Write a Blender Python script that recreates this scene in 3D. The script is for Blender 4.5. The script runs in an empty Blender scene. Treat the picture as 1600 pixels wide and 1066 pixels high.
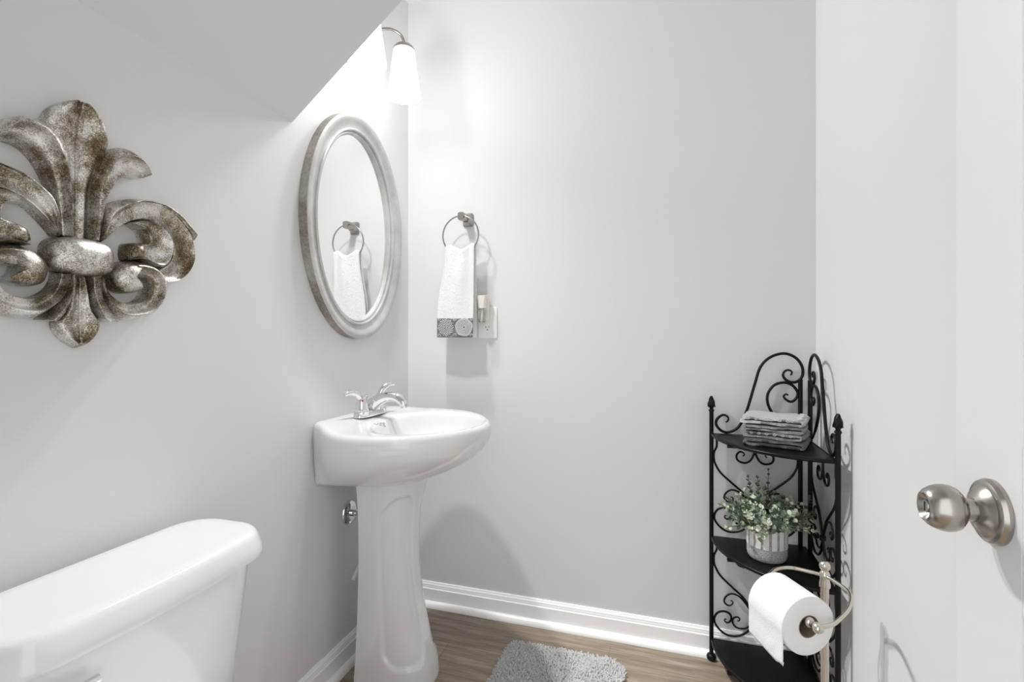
import bpy, bmesh, math, random
from mathutils import Vector, Matrix, noise
from mathutils.bvhtree import BVHTree
random.seed(7)
PI = math.pi
SC = bpy.context.scene
COL = SC.collection

# ------------------------------------------------------------------ camera, sky, exposure
cam_data = bpy.data.cameras.new('camera')
cam = bpy.data.objects.new('camera', cam_data); COL.objects.link(cam)
cam.location = (1.0187, -1.8336, 1.10)
cam.rotation_euler = (PI/2, 0, math.atan(242/778))
cam_data.sensor_width = 36.0
cam_data.lens = 778/1600*36
cam_data.shift_y = -12/1600
cam_data.clip_start = 0.02
SC.camera = cam
w = bpy.data.worlds.new('world'); SC.world = w; w.use_nodes = True
w.node_tree.nodes['Background'].inputs[0].default_value = (.965, .985, 1.0, 1)
w.node_tree.nodes['Background'].inputs[1].default_value = 1.55
SC.view_settings.view_transform = 'Standard'
SC.view_settings.look = 'None'
SC.view_settings.gamma = 1.0
SC.view_settings.exposure = 0.40
SC.cycles.use_denoising = True
SC.cycles.max_bounces = 14
SC.cycles.diffuse_bounces = 10
SC.cycles.sample_clamp_indirect = 6.0
LAMP = 14.5             # light given by each vanity bulb (soft falloff)
GLOW = 2.5             # glow of the lit glass shades

# ------------------------------------------------------------------ materials
def mat(name, color=(.8, .8, .8), rough=.5, metal=0.0, coat=0.0, spec=None, emit=None, bump=None, trans=0.0, sheen=0.0):
    m = bpy.data.materials.new(name); m.use_nodes = True
    nt = m.node_tree; b = nt.nodes['Principled BSDF']
    b.inputs['Base Color'].default_value = (*color, 1)
    b.inputs['Roughness'].default_value = rough
    b.inputs['Metallic'].default_value = metal
    b.inputs['Coat Weight'].default_value = coat
    b.inputs['Coat Roughness'].default_value = .04
    b.inputs['Transmission Weight'].default_value = trans
    b.inputs['Sheen Weight'].default_value = sheen
    if spec is not None: b.inputs['Specular IOR Level'].default_value = spec
    if emit:
        b.inputs['Emission Color'].default_value = (*emit[0], 1)
        b.inputs['Emission Strength'].default_value = emit[1]
    if bump:
        scale, strength, dist = bump
        n = nt.nodes.new('ShaderNodeTexNoise'); n.inputs['Scale'].default_value = scale; n.inputs['Detail'].default_value = 4
        tc = nt.nodes.new('ShaderNodeTexCoord'); nt.links.new(tc.outputs['Object'], n.inputs['Vector'])
        bp = nt.nodes.new('ShaderNodeBump'); bp.inputs['Strength'].default_value = strength; bp.inputs['Distance'].default_value = dist
        nt.links.new(n.outputs['Fac'], bp.inputs['Height']); nt.links.new(bp.outputs['Normal'], b.inputs['Normal'])
    return m

def nodes(m): return m.node_tree, m.node_tree.nodes['Principled BSDF']
def ramp(nt, stops, src):
    r = nt.nodes.new('ShaderNodeValToRGB')
    while len(r.color_ramp.elements) < len(stops): r.color_ramp.elements.new(.5)
    for e, (p, c) in zip(r.color_ramp.elements, stops): e.position = p; e.color = (*c, 1)
    nt.links.new(src, r.inputs['Fac']); return r
def noisetex(nt, scale, detail=6, rough=.6, vec=None, stretch=None):
    n = nt.nodes.new('ShaderNodeTexNoise'); n.inputs['Scale'].default_value = scale
    n.inputs['Detail'].default_value = detail; n.inputs['Roughness'].default_value = rough
    tc = nt.nodes.new('ShaderNodeTexCoord'); out = tc.outputs['Object']
    if stretch:
        mp = nt.nodes.new('ShaderNodeMapping'); mp.inputs['Scale'].default_value = stretch
        nt.links.new(out, mp.inputs['Vector']); out = mp.outputs['Vector']
    nt.links.new(out, n.inputs['Vector']); return n

M = {}
M['wall'] = mat('wall_paint', (.675, .675, .672), .75, bump=(260, .06, .002))
M['ceil'] = mat('ceiling_paint', (.68, .68, .677), .8, bump=(200, .06, .002))
M['trim'] = mat('white_semi_gloss_trim', (.92, .92, .915), .32)
M['door'] = mat('white_door_paint', (.70, .70, .697), .38, bump=(90, .03, .002))
M['porcelain'] = mat('white_porcelain', (.73, .73, .728), .12, coat=.6)
M['chrome'] = mat('chrome', (.80, .80, .81), .06, metal=1)
M['nickel'] = mat('brushed_nickel', (.39, .37, .345), .24, metal=1)
M['satin'] = mat('satin_nickel', (.68, .64, .58), .24, metal=1)
M['black'] = mat('black_wrought_iron', (.003, .003, .003), .42, spec=.25, bump=(300, .1, .001))
M['shelf'] = mat('black_shelf_enamel', (.004, .0037, .0034), .36, spec=.22)
M['mirror'] = mat('silvered_glass', (.93, .935, .93), .0, metal=1)
m = mat('lit_frosted_glass', (.9, .9, .9), .4, emit=((1.0, .995, .985), GLOW)); M['shade'] = m      # frosted glass lets part of the bulb's light through
_nt, _b = m.node_tree, m.node_tree.nodes['Principled BSDF']
_tr = _nt.nodes.new('ShaderNodeBsdfTransparent'); _mx = _nt.nodes.new('ShaderNodeMixShader'); _mx.inputs[0].default_value = .70
_nt.links.new(_b.outputs[0], _mx.inputs[1]); _nt.links.new(_tr.outputs[0], _mx.inputs[2]); _nt.links.new(_mx.outputs[0], _nt.nodes['Material Output'].inputs[0])
M['plastic'] = mat('white_plastic', (.80, .80, .78), .35)
M['cream'] = mat('cream_plastic', (.78, .75, .69), .4)
M['slot'] = mat('dark_slot', (.02, .02, .02), .6)
M['red'] = mat('red_dot', (.45, .02, .03), .4)
M['ink'] = mat('grey_print', (.17, .17, .17), .6)
M['paper'] = mat('tissue_paper', (.86, .86, .85), .95, bump=(420, .35, .003))
M['card'] = mat('brown_cardboard_core', (.23, .19, .13), .9)
M['hose'] = mat('white_pvc', (.75, .75, .73), .4)
M['glass'] = mat('clear_glass', (.95, .95, .93), .02, trans=1.0)
M['soil'] = mat('dark_moss', (.02, .025, .018), 1)
M['stem'] = mat('green_stem', (.09, .13, .06), .7)

m = mat('white_terry', (.86, .86, .86), 1.0, sheen=.3); M['terry'] = m
nt, b = nodes(m); n = noisetex(nt, 420, 3); bp = nt.nodes.new('ShaderNodeBump'); bp.inputs['Strength'].default_value = .7; bp.inputs['Distance'].default_value = .004
nt.links.new(n.outputs['Fac'], bp.inputs['Height']); nt.links.new(bp.outputs['Normal'], b.inputs['Normal'])

def terry(name, c0, c1, scale=300):
    m = mat(name, c1, 1.0, sheen=.2); nt, b = nodes(m)
    n = noisetex(nt, scale, 4, .7); r = ramp(nt, [(.32, c0), (.66, c1)], n.outputs['Fac'])
    nt.links.new(r.outputs['Color'], b.inputs['Base Color'])
    bp = nt.nodes.new('ShaderNodeBump'); bp.inputs['Strength'].default_value = .8; bp.inputs['Distance'].default_value = .004
    nt.links.new(n.outputs['Fac'], bp.inputs['Height']); nt.links.new(bp.outputs['Normal'], b.inputs['Normal'])
    return m
M['grey_terry'] = terry('grey_terry', (.10, .10, .10), (.36, .36, .355))
M['light_terry'] = terry('light_grey_terry', (.36, .36, .355), (.62, .62, .61))
M['mid_terry'] = terry('warm_grey_terry', (.17, .165, .155), (.42, .41, .39))
M['dark_terry'] = terry('dark_grey_terry', (.04, .04, .04), (.22, .22, .22))
M['rosette'] = terry('silver_white_embroidery', (.45, .45, .45), (.88, .88, .88), 500)
M['band'] = terry('grey_woven_band', (.03, .03, .033), (.34, .34, .35), 330)
M['rug'] = terry('pale_grey_pile', (.48, .48, .48), (.71, .71, .71), 240)

def antique(name, stops, scale, rough, metal, fine=130):
    m = mat(name, (.5, .5, .5), rough, metal=metal); nt, b = nodes(m)
    big = noisetex(nt, scale, 5, .65); small = noisetex(nt, fine, 8, .8)
    mx = nt.nodes.new('ShaderNodeMath'); mx.operation = 'MULTIPLY_ADD'; mx.inputs[1].default_value = .50
    ad = nt.nodes.new('ShaderNodeMath'); ad.operation = 'MULTIPLY'; ad.inputs[1].default_value = .50
    nt.links.new(small.outputs['Fac'], ad.inputs[0]); nt.links.new(big.outputs['Fac'], mx.inputs[0]); nt.links.new(ad.outputs[0], mx.inputs[2])
    r = ramp(nt, stops, mx.outputs[0]); nt.links.new(r.outputs['Color'], b.inputs['Base Color'])
    bp = nt.nodes.new('ShaderNodeBump'); bp.inputs['Strength'].default_value = .35; bp.inputs['Distance'].default_value = .002
    nt.links.new(small.outputs['Fac'], bp.inputs['Height']); nt.links.new(bp.outputs['Normal'], b.inputs['Normal'])
    return m
M['fleur'] = antique('antiqued_silver_leaf', [(.40, (.07, .046, .02)), (.465, (.21, .16, .09)), (.51, (.50, .47, .41)), (.56, (.86, .85, .84))], 14, .30, .78, 420)
M['frame'] = mat('brushed_silver_frame', (.5, .49, .47), .42, metal=.5)
nt, b = nodes(M['frame']); n = noisetex(nt, 7, 6, .7, stretch=(1, 1, 1))
r = ramp(nt, [(.36, (.47, .46, .44)), (.62, (.62, .615, .60))], n.outputs['Fac']); nt.links.new(r.outputs['Color'], b.inputs['Base Color'])

# wood plank floor, boards along x
m = mat('wood_plank_floor', (.2, .15, .1), .45); M['floor'] = m; nt, b = nodes(m)
tc = nt.nodes.new('ShaderNodeTexCoord'); mp = nt.nodes.new('ShaderNodeMapping'); mp.inputs['Location'].default_value = (.27, .06, 0)
nt.links.new(tc.outputs['Object'], mp.inputs['Vector'])
br = nt.nodes.new('ShaderNodeTexBrick'); br.inputs['Scale'].default_value = 1.0; br.inputs['Brick Width'].default_value = 1.1
br.inputs['Row Height'].default_value = .15; br.inputs['Mortar Size'].default_value = .0012; br.inputs['Mortar Smooth'].default_value = .2
br.inputs['Color1'].default_value = (.30, .30, .30, 1); br.inputs['Color2'].default_value = (.72, .72, .72, 1); br.inputs['Mortar'].default_value = (.05, .05, .05, 1)
nt.links.new(mp.outputs['Vector'], br.inputs['Vector'])
g1 = noisetex(nt, 3.0, 8, .65, stretch=(1.2, 14, 1)); g2 = noisetex(nt, 9, 8, .7, stretch=(1, 22, 1))
a1 = nt.nodes.new('ShaderNodeMath'); a1.operation = 'MULTIPLY_ADD'; a1.inputs[1].default_value = .55
a2 = nt.nodes.new('ShaderNodeMath'); a2.operation = 'MULTIPLY'; a2.inputs[1].default_value = .45
nt.links.new(g2.outputs['Fac'], a2.inputs[0]); nt.links.new(g1.outputs['Fac'], a1.inputs[0]); nt.links.new(a2.outputs[0], a1.inputs[2])
r = ramp(nt, [(.30, (.095, .068, .044)), (.5, (.285, .225, .165)), (.70, (.50, .43, .35))], a1.outputs[0])
mxc = nt.nodes.new('ShaderNodeMix'); mxc.data_type = 'RGBA'; mxc.blend_type = 'OVERLAY'; mxc.inputs['Factor'].default_value = .40
nt.links.new(r.outputs['Color'], mxc.inputs['A']); nt.links.new(br.outputs['Color'], mxc.inputs['B'])
nt.links.new(mxc.outputs['Result'], b.inputs['Base Color'])
bp = nt.nodes.new('ShaderNodeBump'); bp.inputs['Strength'].default_value = .15; bp.inputs['Distance'].default_value = .002
nt.links.new(a1.outputs[0], bp.inputs['Height']); nt.links.new(bp.outputs['Normal'], b.inputs['Normal'])

# frosted leaves, each leaf with its own tone
m = mat('frosted_green_leaf', (.3, .4, .25), .6); M['leaf'] = m; nt, b = nodes(m)
ge = nt.nodes.new('ShaderNodeNewGeometry')
r = ramp(nt, [(0, (.04, .065, .04)), (.25, (.12, .18, .10)), (.5, (.36, .44, .31)), (1, (.74, .79, .66))], ge.outputs['Random Per Island'])
nt.links.new(r.outputs['Color'], b.inputs['Base Color'])
M['leaf_green'] = mat('dark_green_leaf', (.055, .085, .05), .5)

# planter: glazed white flutes over a speckled grey foot
m = mat('speckled_ceramic', (.5, .5, .5), .8, bump=(350, .5, .002)); M['pot'] = m; nt, b = nodes(m)
n = noisetex(nt, 260, 4, .8); r = ramp(nt, [(.35, (.22, .21, .20)), (.6, (.52, .51, .50))], n.outputs['Fac']); nt.links.new(r.outputs['Color'], b.inputs['Base Color'])
M['flute'] = mat('white_glaze', (.80, .79, .77), .35)

# ------------------------------------------------------------------ geometry helpers
def build(name, verts, faces, m, parent=None, smooth=True, angle=40, bevel=0, sub=0, mats=None, fmat=None):
    off = Vector((0, 0, 0)); p = parent
    while p is not None: off += Vector(p.location); p = p.parent
    me = bpy.data.meshes.new(name)
    me.from_pydata([tuple(Vector(v)-off) for v in verts], [], faces)
    bm = bmesh.new(); bm.from_mesh(me)
    bmesh.ops.remove_doubles(bm, verts=bm.verts, dist=1e-6)
    bmesh.ops.recalc_face_normals(bm, faces=bm.faces)
    if bevel:
        ed = [e for e in bm.edges if len(e.link_faces) == 2 and e.calc_face_angle(0) > .6]
        bmesh.ops.bevel(bm, geom=ed, offset=bevel, segments=2, profile=.5, affect='EDGES', clamp_overlap=True)
    bm.to_mesh(me); bm.free()
    for x in (mats or [m]): me.materials.append(x)
    if fmat:
        for i, p_ in enumerate(me.polygons): p_.material_index = fmat(p_)
    for p_ in me.polygons: p_.use_smooth = smooth
    if smooth: me.set_sharp_from_angle(angle=math.radians(angle))
    o = bpy.data.objects.new(name, me); COL.objects.link(o)
    if parent: o.parent = parent
    if sub:
        s = o.modifiers.new('subdivision', 'SUBSURF'); s.levels = sub; s.render_levels = sub
    return o

def thing(name, label, cat, loc, group=None):
    o = bpy.data.objects.new(name, None); COL.objects.link(o); o.location = loc
    o.empty_display_size = .05
    o['label'] = label; o['category'] = cat
    if group: o['group'] = group
    return o
def tag(o, label, cat, group=None):
    o['label'] = label; o['category'] = cat
    if group: o['group'] = group
    return o
def structure(o): o['kind'] = 'structure'; return o

class G:
    """collects geometry for ONE mesh"""
    def __init__(s): s.v = []; s.f = []
    def add(s, vs, fs):
        k = len(s.v); s.v += [Vector(v) for v in vs]; s.f += [tuple(i+k for i in f) for f in fs]; return s
    def box(s, x0, x1, y0, y1, z0, z1):
        return s.add([(x, y, z) for x in (x0, x1) for y in (y0, y1) for z in (z0, z1)],
                     [(0, 1, 3, 2), (4, 6, 7, 5), (0, 4, 5, 1), (2, 3, 7, 6), (0, 2, 6, 4), (1, 5, 7, 3)])
    def loft(s, rings, cap0=True, cap1=True, closed=True):
        n = len(rings[0]); vs = [p for r in rings for p in r]; fs = []
        for i in range(len(rings)-1):
            for j in range(n if closed else n-1):
                a, b_ = i*n+j, i*n+(j+1) % n
                fs.append((a, b_, b_+n, a+n))
        if cap0: fs.append(tuple(range(n))[::-1])
        if cap1: fs.append(tuple(range((len(rings)-1)*n, len(rings)*n)))
        return s.add(vs, fs)
    def lathe(s, prof, base, axis=(0, 0, 1), seg=32):
        ax = Vector(axis).normalized(); u = ax.orthogonal().normalized(); v = ax.cross(u); base = Vector(base)
        rings = [[base+ax*h+(u*math.cos(2*PI*k/seg)+v*math.sin(2*PI*k/seg))*max(r_, 1e-5) for k in range(seg)] for r_, h in prof]
        return s.loft(rings)
    def tube(s, pts, rad, seg=10, closed=False, cap=True):
        pts = [Vector(p) for p in pts]; n = len(pts)
        rad = rad if isinstance(rad, (list, tuple)) else [rad]*n
        T = []
        for i in range(n):
            a = pts[(i-1) % n] if closed or i > 0 else pts[i]; b_ = pts[(i+1) % n] if closed or i < n-1 else pts[i]
            T.append((b_-a).normalized())
        u = T[0].orthogonal().normalized(); rings = []
        for i in range(n):
            u = (u-T[i]*u.dot(T[i])).normalized(); v = T[i].cross(u)
            rings.append([pts[i]+(u*math.cos(2*PI*k/seg)+v*math.sin(2*PI*k/seg))*rad[i] for k in range(seg)])
        if closed: rings.append(rings[0]); return s.loft(rings, False, False)
        return s.loft(rings, cap, cap)
    def ball(s, c, r_, seg=20, sc=(1, 1, 1)):
        c = Vector(c); rings = []
        for i in range(1, 12):
            t = PI*i/12
            rings.append([c+Vector((r_*sc[0]*math.sin(t)*math.cos(2*PI*k/seg), r_*sc[1]*math.sin(t)*math.sin(2*PI*k/seg), -r_*sc[2]*math.cos(t))) for k in range(seg)])
        return s.loft(rings)
    def done(s, name, m, parent=None, **k): return build(name, s.v, s.f, m, parent, **k)

def spline(pts, n):
    """Catmull-Rom through pts (any dimension), n samples evenly by arc length"""
    P = [Vector(p) for p in pts]; d = []
    for i in range(len(P)-1):
        p0 = P[i-1] if i else P[i]*2-P[i+1]; p1, p2 = P[i], P[i+1]; p3 = P[i+2] if i+2 < len(P) else P[i+1]*2-P[i]
        for k in range(16):
            t = k/16
            d.append(.5*((2*p1)+(p2-p0)*t+(2*p0-5*p1+4*p2-p3)*t*t+(3*p1-p0-3*p2+p3)*t**3))
    d.append(P[-1])
    L = [0]
    for i in range(len(d)-1): L.append(L[-1]+(d[i+1]-d[i]).length)
    out = []; j = 0
    for k in range(n):
        t = L[-1]*k/(n-1)
        while j < len(L)-2 and L[j+1] < t: j += 1
        s = (t-L[j])/max(L[j+1]-L[j], 1e-9); out.append(d[j].lerp(d[j+1], min(max(s, 0), 1)))
    return out
def pspline(pts, per=6):
    """Catmull-Rom keeping the pairing of control points"""
    P = [Vector(p) for p in pts]; d = []
    for i in range(len(P)-1):
        p0 = P[i-1] if i else P[i]*2-P[i+1]; p1, p2 = P[i], P[i+1]; p3 = P[i+2] if i+2 < len(P) else P[i+1]*2-P[i]
        for k in range(per):
            t = k/per
            d.append(.5*((2*p1)+(p2-p0)*t+(2*p0-5*p1+4*p2-p3)*t*t+(3*p1-p0-3*p2+p3)*t**3))
    d.append(P[-1]); return d
def smooth01(t): t = min(max(t, 0), 1); return t*t*(3-2*t)

# ------------------------------------------------------------------ room shell
RW, FY, CH = 1.480, -1.80, 2.46           # width, front wall, ceiling height
OX0, OX1, OZ = .655, 1.385, 2.05          # doorway
structure(G().box(-.12, RW+.12, -3.6, .12, -.06, 0).done('floor', M['floor'], smooth=False))
structure(G().box(-.12, 0, FY-.12, .12, 0, CH+.1).done('wall_left', M['wall'], smooth=False))
structure(G().box(0, RW, 0, .12, 0, CH+.1).done('wall_back', M['wall'], smooth=False))
structure(G().box(RW, RW+.12, FY-.12, .12, 0, CH+.1).done('wall_right', M['wall'], smooth=False))
g = G().box(0, OX0, FY-.12, FY, 0, CH+.1); g.box(OX1, RW, FY-.12, FY, 0, CH+.1); g.box(OX0, OX1, FY-.12, FY, OZ, CH+.1)
structure(g.done('wall_front', M['wall'], smooth=False))
structure(G().box(0, RW, FY, 0, CH, CH+.1).done('ceiling', M['ceil'], smooth=False))
# sloped underside of the stair
SLO, SLZ, SLY = .788, 1.702, -.665
xt = (CH-SLZ)/SLO
structure(G().add([(0, SLY, SLZ), (xt, SLY, CH), (0, SLY, CH), (0, FY, SLZ), (xt, FY, CH), (0, FY, CH)],
                  [(0, 1, 2), (3, 5, 4), (0, 3, 4, 1), (1, 4, 5, 2), (2, 5, 3, 0)]).done('ceiling_slope', M['ceil'], smooth=False))

BASE = [(.0, .0), (.013, .0), (.013, .068), (.010, .071), (.010, .074), (.0085, .080), (.0085, .083), (.006, .087), (.004, .093), (0, .093)]
SHOE = [(.013, 0), (.031, 0)]+[(.013+.018*math.cos(a*PI/16), .021*math.sin(a*PI/16)) for a in range(1, 9)]
def profile_run(name, pr, ends, m, parent=None):
    """ends: the two ends, each a function (offset from wall, height) -> point"""
    return G().loft([[e(d, z) for d, z in pr] for e in ends]).done(name, m, parent, smooth=False)
runs = {'left': (lambda d, z: (d, -d, z), lambda d, z: (d, FY+d, z)),
        'back': (lambda d, z: (d, -d, z), lambda d, z: (RW-d, -d, z)),
        'right': (lambda d, z: (RW-d, -d, z), lambda d, z: (RW-d, FY, z))}
for side, ends in runs.items():
    bb = structure(profile_run('baseboard_'+side, BASE, ends, M['trim']))
    profile_run('shoe_molding', SHOE, ends, M['trim'], bb)
# door casing on the room side of the doorway
g = G().box(OX0-.06, OX0-.0002, FY, FY+.014, 0, OZ+.06); g.box(OX0, OX1, FY, FY+.014, OZ, OZ+.06); g.box(OX1+.0002, OX1+.06, FY, FY+.014, 0, OZ+.06)
structure(g.done('trim_1', M['trim'], smooth=False, bevel=.003))

# ------------------------------------------------------------------ door, swung open along the right wall
DX, DE, DH = 1.344, -1.118, FY+.005
door = bpy.data.objects.new('door_1', None); COL.objects.link(door); door.location = (DX, DH, 0); structure(door)
g = G(); T = .035
ST = .114
def slab(x0, x1):
    g.box(x0, x1, DE-ST, DE, .012, 2.03); g.box(x0, x1, DH, DH+ST, .012, 2.03)
    for z0, z1 in ((.012, .23), (.828, .989), (1.90, 2.03)): g.box(x0, x1, DH+ST+.0002, DE-ST-.0002, z0, z1)
slab(DX, DX+T)
dl = g.done('door_leaf', M['door'], door, smooth=False, bevel=.0012)
for z0, z1 in ((.23, .828), (.989, 1.90)):
    g = G(); y0, y1 = DH+ST, DE-ST
    def rect(x, i): return [(x, y0+i, z0+i), (x, y1-i, z0+i), (x, y1-i, z1-i), (x, y0+i, z1-i)]
    g.loft([rect(DX+.003, .05), rect(DX+.008, .022), rect(DX+.008, .010), rect(DX+.0015, 0), rect(DX+T-.0015, 0), rect(DX+T-.008, .010), rect(DX+T-.008, .022), rect(DX+T-.003, .05)])
    g.done('door_panel', M['door'], door, smooth=False)
KY, KZ = -1.189, .914
for sgn, x in ((-1, DX), (1, DX+T)):
    ros = G().lathe([(.0335, 0), (.0335, .004), (.0315, .0075), (.029, .009), (.0265, .0095), (.0225, .0135), (.016, .017), (.0135, .0185), (.0, .0186)],
                    (x, KY, KZ), (sgn, 0, 0), 48).done('knob_rosette', M['nickel'], door, angle=25)
    kn = G().lathe([(r_*.925, .012+(h_-.012)*.89) for r_, h_ in [(.0128, .012), (.0128, .027), (.0145, .0285), (.019, .031), (.0235, .035), (.0258, .0405), (.0265, .046), (.0258, .052), (.0238, .058), (.0205, .0635), (.0168, .0670),
                    (.0155, .0675), (.0135, .0655), (.0105, .061), (.0095, .060), (.0, .060)]], (x, KY, KZ), (sgn, 0, 0), 48).done('door_knob', M['nickel'], door, angle=35)
    if sgn < 0:
        G().lathe([(.0068, .053), (.0068, .0590), (.006, .0600), (0, .0602)], (x, KY, KZ), (sgn, 0, 0), 24).done('turn_button', M['nickel'], kn)
        G().box(x-.0606, x-.0598, KY-.0007, KY+.0007, KZ-.005, KZ+.005).done('button_slot', M['slot'], kn, smooth=False)
for z in (.22, 1.05, 1.82):
    g = G(); g.lathe([(.006, 0), (.006, .09)], (DX-.004, DH-.002, z-.045), (0, 0, 1), 14)
    g.done('hinge', M['nickel'], door)

# ------------------------------------------------------------------ fleur-de-lis plaque on the left wall
FC = (-1.217, 1.2346)      # centre (y, z)
fleur = thing('wall_plaque', 'large antiqued silver fleur-de-lis plaque on the left wall above the toilet', 'wall decor', (0, FC[0], FC[1]-.16))
side_o=[(0.0168,0.0333),(0.0179,0.0767),(0.0179,0.1177),(0.021,0.146),(0.0273,0.1732),(0.038,0.1976),(0.0533,0.2123),(0.0715,0.2164),(0.0904,0.2132),(0.105,0.2008),(0.1125,0.1832),(0.1088,0.1728)]
side_i=[(0.0305,0.0357),(0.0347,0.0689),(0.0423,0.1103),(0.0522,0.1364),(0.0624,0.1535),(0.0738,0.1653),(0.0856,0.1706),(0.0928,0.1715),(0.0989,0.1716),(0.1038,0.1718),(0.1068,0.1722),(0.1086,0.1727)]
body_o=[(0.0305,0.0334),(0.0401,0.0724),(0.0646,0.1064),(0.0928,0.1231),(0.1252,0.13),(0.157,0.1263),(0.1879,0.1041),(0.2085,0.0812),(0.2191,0.05),(0.2191,0.0224),(0.2055,-0.0041),(0.185,-0.0225),(0.1652,-0.0282),(0.1556,-0.0292)]
body_i=[(0.0347,0.033),(0.0489,0.0508),(0.0669,0.0686),(0.0832,0.0805),(0.105,0.0888),(0.1278,0.0874),(0.1462,0.0771),(0.1597,0.064),(0.1666,0.0468),(0.1652,0.0282),(0.1597,0.0142),(0.1516,0.0053),(0.1422,-0.0011),(0.1382,-0.0041)]
lip_o=[(0.0315,0.0428),(0.0401,0.0946),(0.0578,0.1118),(0.0809,0.1244),(0.1075,0.1318),(0.133,0.1345),(0.157,0.1315),(0.1821,0.1216),(0.2025,0.1046),(0.2191,0.0859),(0.2246,0.0717)]
lip_i=[(0.0341,0.0387),(0.0489,0.0814),(0.0669,0.1021),(0.088,0.117),(0.1125,0.1263),(0.1382,0.1269),(0.1597,0.1191),(0.1793,0.1076),(0.1951,0.0922),(0.2085,0.0812),(0.223,0.0706)]
curl_o=[(0.0832,0.0805),(0.1125,0.089),(0.133,0.0865),(0.1502,0.0753),(0.1625,0.0593),(0.1661,0.0415),(0.1611,0.017),(0.1489,0.0011),(0.133,0.0003),(0.1125,0.0065),(0.0952,0.0091),(0.0821,0.0072)]
curl_i=[(0.0809,0.0758),(0.0977,0.0749),(0.1088,0.0672),(0.1138,0.0556),(0.1138,0.0468),(0.1095,0.0423),(0.1038,0.0431),(0.0964,0.0426),(0.0892,0.041),(0.0832,0.0383),(0.0797,0.0299),(0.0785,0.0176)]
low_o=[(0.022,-0.0331),(0.0262,-0.0568),(0.0358,-0.0792),(0.0489,-0.0949),(0.0646,-0.1074),(0.0832,-0.1086),(0.1026,-0.1056),(0.1226,-0.0982),(0.1395,-0.0848),(0.1516,-0.0621),(0.1556,-0.0409),(0.1529,-0.0229),(0.1435,-0.0084),(0.1278,0.0024),(0.1075,0.0068),(0.088,0.0058)]
low_i=[(0.0337,-0.0318),(0.0369,-0.0466),(0.0445,-0.0599),(0.0578,-0.0708),(0.0692,-0.0753),(0.0809,-0.0766),(0.0904,-0.0755),(0.1001,-0.0725),(0.11,-0.0649),(0.1163,-0.0544),(0.1196,-0.0441),(0.1188,-0.0353),(0.1138,-0.0288),(0.1063,-0.027),(0.0996,-0.0277),(0.094,-0.0266)]
ball=[(0.0502,-0.0336),(0.0522,-0.0192),(0.0646,-0.0022),(0.0856,0.006),(0.1063,0.0056),(0.0964,-0.0091),(0.0916,-0.0244),(0.0933,-0.0365),(0.0996,-0.0446),(0.107,-0.0489),(0.088,-0.0566),(0.0715,-0.0574),(0.0556,-0.0496)]
small_o=[(0.0241,-0.0329),(0.0262,-0.0614),(0.0358,-0.0838),(0.0467,-0.0997),(0.0574,-0.1123)]
small_i=[(0.0137,-0.034),(0.016,-0.0621),(0.022,-0.0846),(0.0305,-0.1037),(0.0391,-0.1139)]
leaf_o=[(0.0086,-0.0334),(0.0137,-0.0623),(0.0189,-0.0916),(0.0273,-0.105),(0.0332,-0.1141),(0.0315,-0.128),(0.021,-0.144),(-0.0002,-0.1606)]
top_o=[(0.0138,0.03),(0.0164,0.1096),(0.0233,0.1485),(0.0375,0.1837),(0.0473,0.2048),(0.0504,0.2194),(0.0483,0.2309),(0.0441,0.2416),(0.0389,0.2507),(0.0318,0.2589),(0.0237,0.2664),(0.0138,0.2731),(0.007,0.2761),(0.0003,0.2774)]
def strip(g, oo, ii, prof, flip, rise=None, base=0.001, taper=.25):
    """carved strip between an outer and an inner edge; prof(t across) = height above the wall"""
    o_ = pspline([(a, b_, 0) for a, b_ in oo]); i_ = pspline([(a, b_, 0) for a, b_ in ii]); n = len(o_); MX = 26
    top = []
    for k in range(n):
        s = k/(n-1); row = []
        up = rise(s) if rise else 1.0
        for j in range(MX+1):
            t = j/MX; p = o_[k].lerp(i_[k], t)
            wid = min((o_[k]-i_[k]).length/.010, 1.0)
            row.append((prof(t, s)*up*(.45+.55*wid), p.x*flip+FC[0], p.y+FC[1]))
        top.append(row)
    vs = [v for r_ in top for v in r_]; fs = []; mm = MX+1
    for k in range(n-1):
        for j in range(MX): a = k*mm+j; fs.append((a, a+1, a+mm+1, a+mm))
    rim = [k*mm for k in range(n)]+[(n-1)*mm+j for j in range(1, mm)]+[k*mm+MX for k in range(n-2, -1, -1)]+[j for j in range(MX-1, 0, -1)]
    b0 = len(vs); vs += [(base, vs[i][1], vs[i][2]) for i in rim]; q = len(rim)
    for a in range(q): c_ = (a+1) % q; fs.append((rim[a], rim[c_], b0+c_, b0+a))
    fs.append(tuple(range(b0, b0+q)))
    g.add(vs, fs)
def pillow(g, outline, h0, h1, flip, base=.001):
    pts = spline([(a, b_, 0) for a, b_ in outline]+[(*outline[0], 0)], 49)[:-1]
    c = sum(pts, Vector())/len(pts); rings = [[(base, p.x*flip+FC[0], p.y+FC[1]) for p in pts]]
    for k in range(9):
        a = k/8*PI/2; s = math.cos(a)
        rings.append([(h0+(h1-h0)*math.sin(a), (c.x+(p.x-c.x)*max(s, .01))*flip+FC[0], c.y+(p.y-c.y)*max(s, .01)+FC[1]) for p in pts])
    g.loft(rings)
def lipped(h, lip, hollow, at=.2):
    def f(t, s=0):
        e = min(t, 1-t); edge = min(e/.10, 1)
        v = h-hollow*math.sin(PI*min(max((t-at)/(1-at), 0), 1))**1.0
        v += lip*math.exp(-((t-at)/.09)**2)
        return v*(.72+.28*math.sqrt(max(1-(1-edge)**2, 0)))
    return f
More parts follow.
